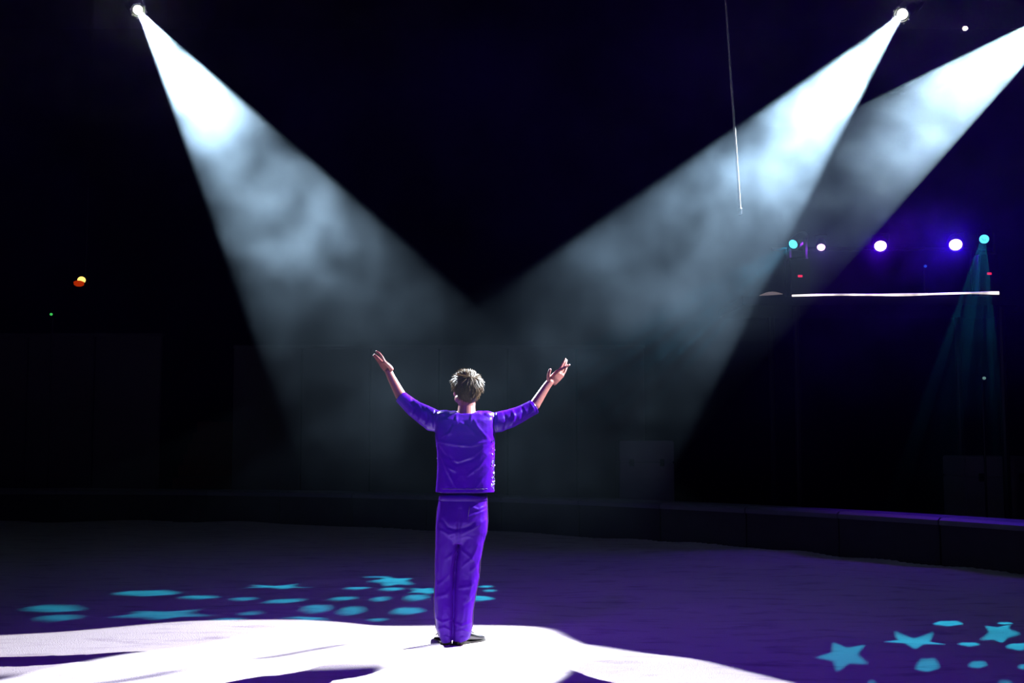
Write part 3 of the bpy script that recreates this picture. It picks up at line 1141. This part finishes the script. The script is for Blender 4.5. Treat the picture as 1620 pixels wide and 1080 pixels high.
    # sequined edge down the right side, and its twin on the left
    for side, xs in ((1, 778.5), (-1, 694)):
        b3 = bmesh.new()
        rr = random.Random(5 + side)
        for k in range(80 if side > 0 else 30):
            py = (728 + 47 * rr.random()) if rr.random() < 0.65 else 692 + 60 * rr.random()
            p, nr = snap(xs + rr.uniform(-2.5, 3.5) * (1 if side > 0 else 0.5), py, rr.uniform(-0.085, -0.02) if side > 0 else 0.03, 0.003)
            nn = (nr + Vector((rr.uniform(-.6, .6), rr.uniform(-.6, .6), rr.uniform(-.6, .6)))).normalized()
            d0, u, v = frame(nn)
            r = rr.uniform(0.004, 0.007)
            vs = [b3.verts.new(p + u * math.cos(R(60) * j) * r + v * math.sin(R(60) * j) * r) for j in range(6)]
            b3.faces.new(vs)
        sq = obj('sequin_trim', b3, M['sequin'], o)
        sq['kind'] = 'stuff'
        sq['label'] = 'glittering sequin edging'
    return o


build_jacket()


def build_trousers():
    bm = bmesh.new()
    add_slices(bm, [(697, 768, 758, 0.100, 0.0), (696, 770, 782, 0.108, -0.002), (692.5, 771, 802, 0.118, -0.006), (690.5, 771, 824, 0.122, -0.012), (690, 770, 842, 0.112, -0.008), (692, 766, 858, 0.085, 0.0)], 32, 2.3)
    add_ellipsoid(bm, pw(712, 822, -0.040), (0.078, 0.078, 0.085), None, 18)
    add_ellipsoid(bm, pw(748, 822, -0.040), (0.078, 0.078, 0.085), None, 18)
    lrows = [(690, 727, 836, 0.105, 0.0), (689.5, 724, 866, 0.098, 0.0), (688.5, 720.5, 890, 0.090, 0.005), (688.3, 718.5, 915, 0.084, 0.008), (688, 718, 945, 0.080, 0.0), (688.5, 717.5, 972, 0.080, -0.004),
             (690, 716.5, 992, 0.080, 0.0), (694, 716, 1004, 0.078, 0.004), (698, 715, 1013, 0.070, 0.01), (699, 714, 1024, 0.065, 0.01)]
    rrows = [(725, 769.5, 836, 0.108, 0.0), (725.5, 765, 862, 0.098, 0.0), (722, 759.5, 886, 0.092, 0.005), (720, 758, 915, 0.084, 0.010), (719, 752.5, 940, 0.080, 0.0), (718.5, 748, 966, 0.080, -0.004),
             (717.5, 747, 990, 0.080, 0.0), (717, 744.5, 1004, 0.078, 0.01), (716.5, 741.5, 1012, 0.072, 0.018), (716.5, 740, 1024, 0.070, 0.02)]
    add_slices(bm, lrows, 26, 2.2)
    add_slices(bm, rrows, 26, 2.2)
    me = remesh(bm, 0.0062, 4)
    ridges = [
        ([(728, 806), (727, 822), (725, 838), (725, 856)], -0.016, 3.0),
        ([(700, 822), (708, 834), (724, 838)], -0.008, 2.4), ([(698, 838), (710, 845), (724, 842)], 0.006, 2.2),
        ([(726, 838), (744, 832), (764, 815)], -0.008, 2.4), ([(728, 846), (748, 836), (768, 822)], 0.006, 2.2),
        ([(746, 790), (756, 793), (768, 790)], 0.006, 2.0), ([(744, 802), (757, 806), (769, 800)], 0.006, 2.0), ([(742, 818), (756, 812), (769, 806)], 0.007, 2.0),
        ([(705, 846), (714, 850), (724, 846)], 0.005, 2.0), ([(728, 852), (738, 848), (748, 850)], 0.005, 2.0),
        ([(724, 866), (716, 876), (706, 884)], 0.006, 2.4), ([(728, 868), (738, 876), (748, 886)], 0.005, 2.4),
        ([(756, 862), (746, 884), (732, 896)], 0.006, 2.2), ([(764, 870), (752, 896), (744, 904)], 0.006, 2.2),
        ([(712, 906), (704, 916), (694, 924)], 0.004, 2.6), ([(750, 920), (742, 928), (726, 930)], 0.006, 2.4), ([(757, 910), (746, 924), (742, 944)], 0.007, 2.6),
        ([(716, 926), (706, 940), (692, 944)], 0.005, 2.6), ([(752, 936), (746, 950), (734, 958)], -0.006, 2.4),
        ([(690, 978), (700, 984), (714, 980)], 0.006, 2.2), ([(692, 996), (702, 992), (714, 998)], 0.007, 2.2), ([(718, 984), (730, 990), (745, 984)], 0.006, 2.2),
        ([(720, 1000), (732, 996), (744, 1000)], 0.007, 2.0), ([(698, 1006), (706, 1003), (714, 1008)], -0.006, 2.0), ([(722, 1008), (732, 1005), (741, 1009)], -0.006, 2.0),
        ([(702, 950), (700, 980), (704, 1000)], 0.005, 2.4), ([(734, 950), (732, 975), (728, 1000)], 0.005, 2.4),
    ]
    folds(me, ridges, 0.0038, (10, 10, 6), 8.7)
    cut(me, [(pw(707, 1012.5, 0.005), Vector((0.1, 0.1, -1)), 0.10), (pw(729, 1011.5, 0.01), Vector((0.25, 0.1, -1)), 0.105), (pw(733, 762, 0), Vector((0, 0, 1)), 0.25)])
    o = mesh_obj('trousers', me, M['trousers'], person)
    thicken(o, 0.004)
    bvh = BVHTree.FromPolygons([v.co.copy() for v in me.vertices], [list(p.vertices) for p in me.polygons])
    # waistband
    b2 = bmesh.new()
    n = 40
    lo, hi = [], []
    for k in range(n):
        t = 2 * math.pi * k / n
        for lst, py in ((lo, 791), (hi, 780)):
            c = pw(733, py, 0.0)
            q = c + Vector((math.cos(t) * 0.3, math.sin(t) * 0.3, 0))
            h = bvh.ray_cast(q, (c - q).normalized())
            p = h[0] if h[0] is not None else c
            lst.append(b2.verts.new(p + (q - c).normalized() * 0.003))
    for k in range(n):
        b2.faces.new((lo[k], lo[(k + 1) % n], hi[(k + 1) % n], hi[k]))
    wb = obj('waistband', b2, M['trousers'], o, smooth=True)
    thicken(wb, 0.003)
    # side stripes and the back pocket edge
    for xs in (((771, 784), (771.5, 804), (771.5, 824), (770.5, 842), (766, 862), (761, 886), (759, 915), (753.5, 940), (749, 966), (748, 990), (745, 1008)),
               ((694.5, 784), (692, 804), (690, 824), (689.5, 842), (689, 866), (688, 890), (687.5, 915), (687.5, 945), (688, 972), (689.5, 992), (695, 1006))):
        b3 = bmesh.new()
        pts = []
        for x, y in xs:
            loc, nr, i, dd = bvh.find_nearest(pw(x, y, -0.02))
            pts.append(loc + nr * 0.001)
        add_tube(b3, pts, 0.0035, 6)
        obj('side_stripe', b3, M['piping'], o)
    for pts0 in (((742.5, 800), (742, 810), (740.5, 822)), ):
        b3 = bmesh.new()
        pts = []
        for x, y in pts0:
            loc, nr, i, dd = bvh.find_nearest(pw(x, y, -0.14))
            pts.append(loc + nr * 0.001)
        add_tube(b3, pts, 0.0018, 6)
        obj('pocket_edge', b3, M['piping'], o)
    return o


build_trousers()


def build_shoe(heel, toe, label):
    """a low black lace-up; heel and toe are floor points relative to the performer's root"""
    h, t = Vector(heel), Vector(toe)
    d = (t - h)
    L = d.length
    d.normalize()
    s = d.cross(Vector((0, 0, 1)))
    bm = bmesh.new()
    prof = [(-0.02, 0.026, 0.02, 0.055), (0.06, 0.036, 0.016, 0.075), (0.22, 0.036, 0.016, 0.085), (0.40, 0.036, 0.015, 0.082), (0.58, 0.044, 0.012, 0.062), (0.76, 0.047, 0.010, 0.046), (0.90, 0.038, 0.010, 0.036), (1.0, 0.018, 0.012, 0.026)]
    rings = []
    n = 16
    for u, w, z0, z1 in prof:
        c = h + d * (u * L)
        ring = []
        for k in range(n):
            a = 2 * math.pi * k / n
            ca, sa = math.cos(a), math.sin(a)
            zz = (z0 + z1) / 2 + (z1 - z0) / 2 * math.copysign(abs(sa) ** 0.7, sa)
            ring.append(bm.verts.new(c + s * (w * math.copysign(abs(ca) ** 0.8, ca)) + Vector((0, 0, zz))))
        rings.append(ring)
    for a, b in zip(rings, rings[1:]):
        for k in range(n):
            bm.faces.new((a[k], a[(k + 1) % n], b[(k + 1) % n], b[k]))
    bm.faces.new(rings[0][::-1])
    bm.faces.new(rings[-1])
    o = obj('shoe', bm, M['leather'], person, smooth=True)
    o['label'] = label
    bm = bmesh.new()
    lo, hi = [], []
    out = [(-0.03, 0.024), (0.05, 0.038), (0.25, 0.036), (0.42, 0.036), (0.6, 0.046), (0.78, 0.050), (0.92, 0.041), (1.02, 0.016)]
    loop = [(u, w) for u, w in out] + [(u, -w) for u, w in reversed(out)]
    for u, w in loop:
        p = h + d * (u * L) + s * w
        lo.append(bm.verts.new(p + Vector((0, 0, -0.004))))
        hi.append(bm.verts.new(p + Vector((0, 0, 0.022 if u < 0.3 else 0.013))))
    m = len(loop)
    for k in range(m):
        bm.faces.new((lo[k], lo[(k + 1) % m], hi[(k + 1) % m], hi[k]))
    bm.faces.new(lo[::-1])
    bm.faces.new(hi)
    obj('sole', bm, M['sole'], o)
    bm = bmesh.new()
    for u, z in ((0.44, 0.083), (0.50, 0.076), (0.56, 0.069)):
        c = h + d * (u * L)
        add_tube(bm, [c - s * 0.022 + Vector((0, 0, z - 0.006)), c + Vector((0, 0, z + 0.001)), c + s * 0.022 + Vector((0, 0, z - 0.006))], 0.003, 6)
    c = h + d * (0.42 * L) + Vector((0, 0, 0.09))
    for sg in (-1, 1):
        add_tube(bm, [c, c + s * 0.02 * sg + Vector((0, 0, 0.016)), c + s * 0.034 * sg + Vector((0, 0, 0.006)), c + s * 0.014 * sg + d * 0.01], 0.0025, 6)
    obj('laces', bm, M['lace'], o)


g0 = ROOT
gp = lambda px, py: ground(px, py) - g0
build_shoe(gp(706.5, 1020.5), gp(706.5, 1020.5) + Vector((-0.06, 0.25, 0)), 'black left shoe, mostly behind the heel')
hl = gp(721, 1020)
build_shoe(hl, hl + Vector((0.175, 0.175, 0)), 'black right shoe turned outwards')


# ------------------------------------------------------------------ haze
HAZE = 0.0155


def build_haze():
    """smoke hanging under the roof, thin near the ground: a voxel grid filled from a noise field"""
    m = bpy.data.materials.new('stage_haze')
    m.use_nodes = True
    nt = m.node_tree
    nt.nodes.clear()
    out = nt.nodes.new('ShaderNodeOutputMaterial')
    vs = nt.nodes.new('ShaderNodeVolumeScatter')
    vs.inputs['Color'].default_value = (0.58, 0.79, 1.0, 1)
    vs.inputs['Anisotropy'].default_value = 0.35
    att = nt.nodes.new('ShaderNodeAttribute')
    att.attribute_name = 'density'
    ml = nt.nodes.new('ShaderNodeMath')
    ml.operation = 'MULTIPLY'
    ml.inputs[1].default_value = HAZE
    nt.links.new(att.outputs['Fac'], ml.inputs[0])
    nt.links.new(ml.outputs[0], vs.inputs['Density'])
    nt.links.new(vs.outputs[0], out.inputs['Volume'])
    m.cycles.volume_step_rate = 8

    g = bpy.data.node_groups.new('haze_field', 'GeometryNodeTree')
    g.interface.new_socket('Geometry', in_out='OUTPUT', socket_type='NodeSocketGeometry')
    N, LK = g.nodes.new, g.links.new
    go = N('NodeGroupOutput')
    vc = N('GeometryNodeVolumeCube')
    size = (17.0, 13.6, 7.6)
    vc.inputs['Min'].default_value = [-q / 2 for q in size]
    vc.inputs['Max'].default_value = [q / 2 for q in size]
    for k, q in zip('XYZ', size):
        vc.inputs['Resolution ' + k].default_value = int(q / 0.12)
    pos = N('GeometryNodeInputPosition')
    sep = N('ShaderNodeSeparateXYZ')
    LK(pos.outputs[0], sep.inputs[0])
    mr = N('ShaderNodeMapRange')
    mr.inputs[1].default_value = -3.85
    mr.inputs[2].default_value = 4.15
    LK(sep.outputs['Z'], mr.inputs[0])
    cv = N('ShaderNodeFloatCurve')
    c = cv.mapping.curves[0]
    prof = [(0.0, 0.0006), (0.125, 0.003), (0.25, 0.020), (0.375, 0.046), (0.49, 0.08), (0.575, 0.20), (0.66, 0.46), (0.8, 0.50), (1.0, 0.5)]
    c.points[0].location = prof[0]
    c.points[1].location = prof[-1]
    for q in prof[1:-1]:
        c.points.new(*q)
    cv.mapping.update()
    LK(mr.outputs[0], cv.inputs['Value'])
    prod = cv.outputs[0]
    for sc, det, dis, lo, hi, a, b, w in ((0.85, 3, 1.0, 0.42, 0.60, 0.10, 2.0, 3.0), (2.0, 5, 2.4, 0.38, 0.62, 0.15, 2.0, 9.0)):
        n = N('ShaderNodeTexNoise')
        n.noise_dimensions = '4D'
        n.inputs['W'].default_value = w
        n.inputs['Scale'].default_value = sc
        n.inputs['Detail'].default_value = det
        n.inputs['Distortion'].default_value = dis
        LK(pos.outputs[0], n.inputs['Vector'])
        m2 = N('ShaderNodeMapRange')
        for k, q in zip((1, 2, 3, 4), (lo, hi, a, b)):
            m2.inputs[k].default_value = q
        LK(n.outputs[0], m2.inputs[0])
        mu = N('ShaderNodeMath')
        mu.operation = 'MULTIPLY'
        LK(prod, mu.inputs[0])
        LK(m2.outputs[0], mu.inputs[1])
        prod = mu.outputs[0]
    # added plumes: denser to brighten beams and gallery halos, one thinner for a gap
    fac = None
    for cx, cy, cz, r, k in ((3.1, 8.0, 3.7, 1.9, 7.0), (5.3, 14.7, 3.9, 0.95, 11.0), (-1.75, 10.2, 3.3, 1.15, 5.5), (2.5, 10.7, 3.9, 1.2, 2.0), (-2.35, 11.1, 4.15, 0.95, -0.92)):
        ds = N('ShaderNodeVectorMath')
        ds.operation = 'DISTANCE'
        ds.inputs[1].default_value = (cx, cy - 9.8, cz - 3.85)
        LK(pos.outputs[0], ds.inputs[0])
        m3 = N('ShaderNodeMapRange')
        m3.interpolation_type = 'SMOOTHERSTEP'
        for q, val in zip((1, 2, 3, 4), (r, 0.0, 0.0 if fac else 1.0, k)):
            m3.inputs[q].default_value = val
        LK(ds.outputs['Value'], m3.inputs[0])
        if fac is None:
            fac = m3.outputs[0]
        else:
            ad = N('ShaderNodeMath')
            LK(fac, ad.inputs[0])
            LK(m3.outputs[0], ad.inputs[1])
            fac = ad.outputs[0]
    mu = N('ShaderNodeMath')
    mu.operation = 'MULTIPLY'
    LK(prod, mu.inputs[0])
    LK(fac, mu.inputs[1])
    prod = mu.outputs[0]
    mu = N('ShaderNodeMath')
    mu.operation = 'MULTIPLY'
    mu.inputs[1].default_value = 10.0
    LK(prod, mu.inputs[0])
    LK(mu.outputs[0], vc.inputs['Density'])
    sm = N('GeometryNodeSetMaterial')
    sm.inputs['Material'].default_value = m
    LK(vc.outputs[0], sm.inputs[0])
    LK(sm.outputs[0], go.inputs[0])
    bm = bmesh.new()
    add_box(bm, (0, 0, 0), (1, 1, 1))
    o = obj('haze', bm, m, None, (0, 9.8, 3.85))
    o.modifiers.new('haze', 'NODES').node_group = g
    tag(o, 'pale stage haze drifting in the spotlight beams', 'haze', kind='stuff')


build_haze()
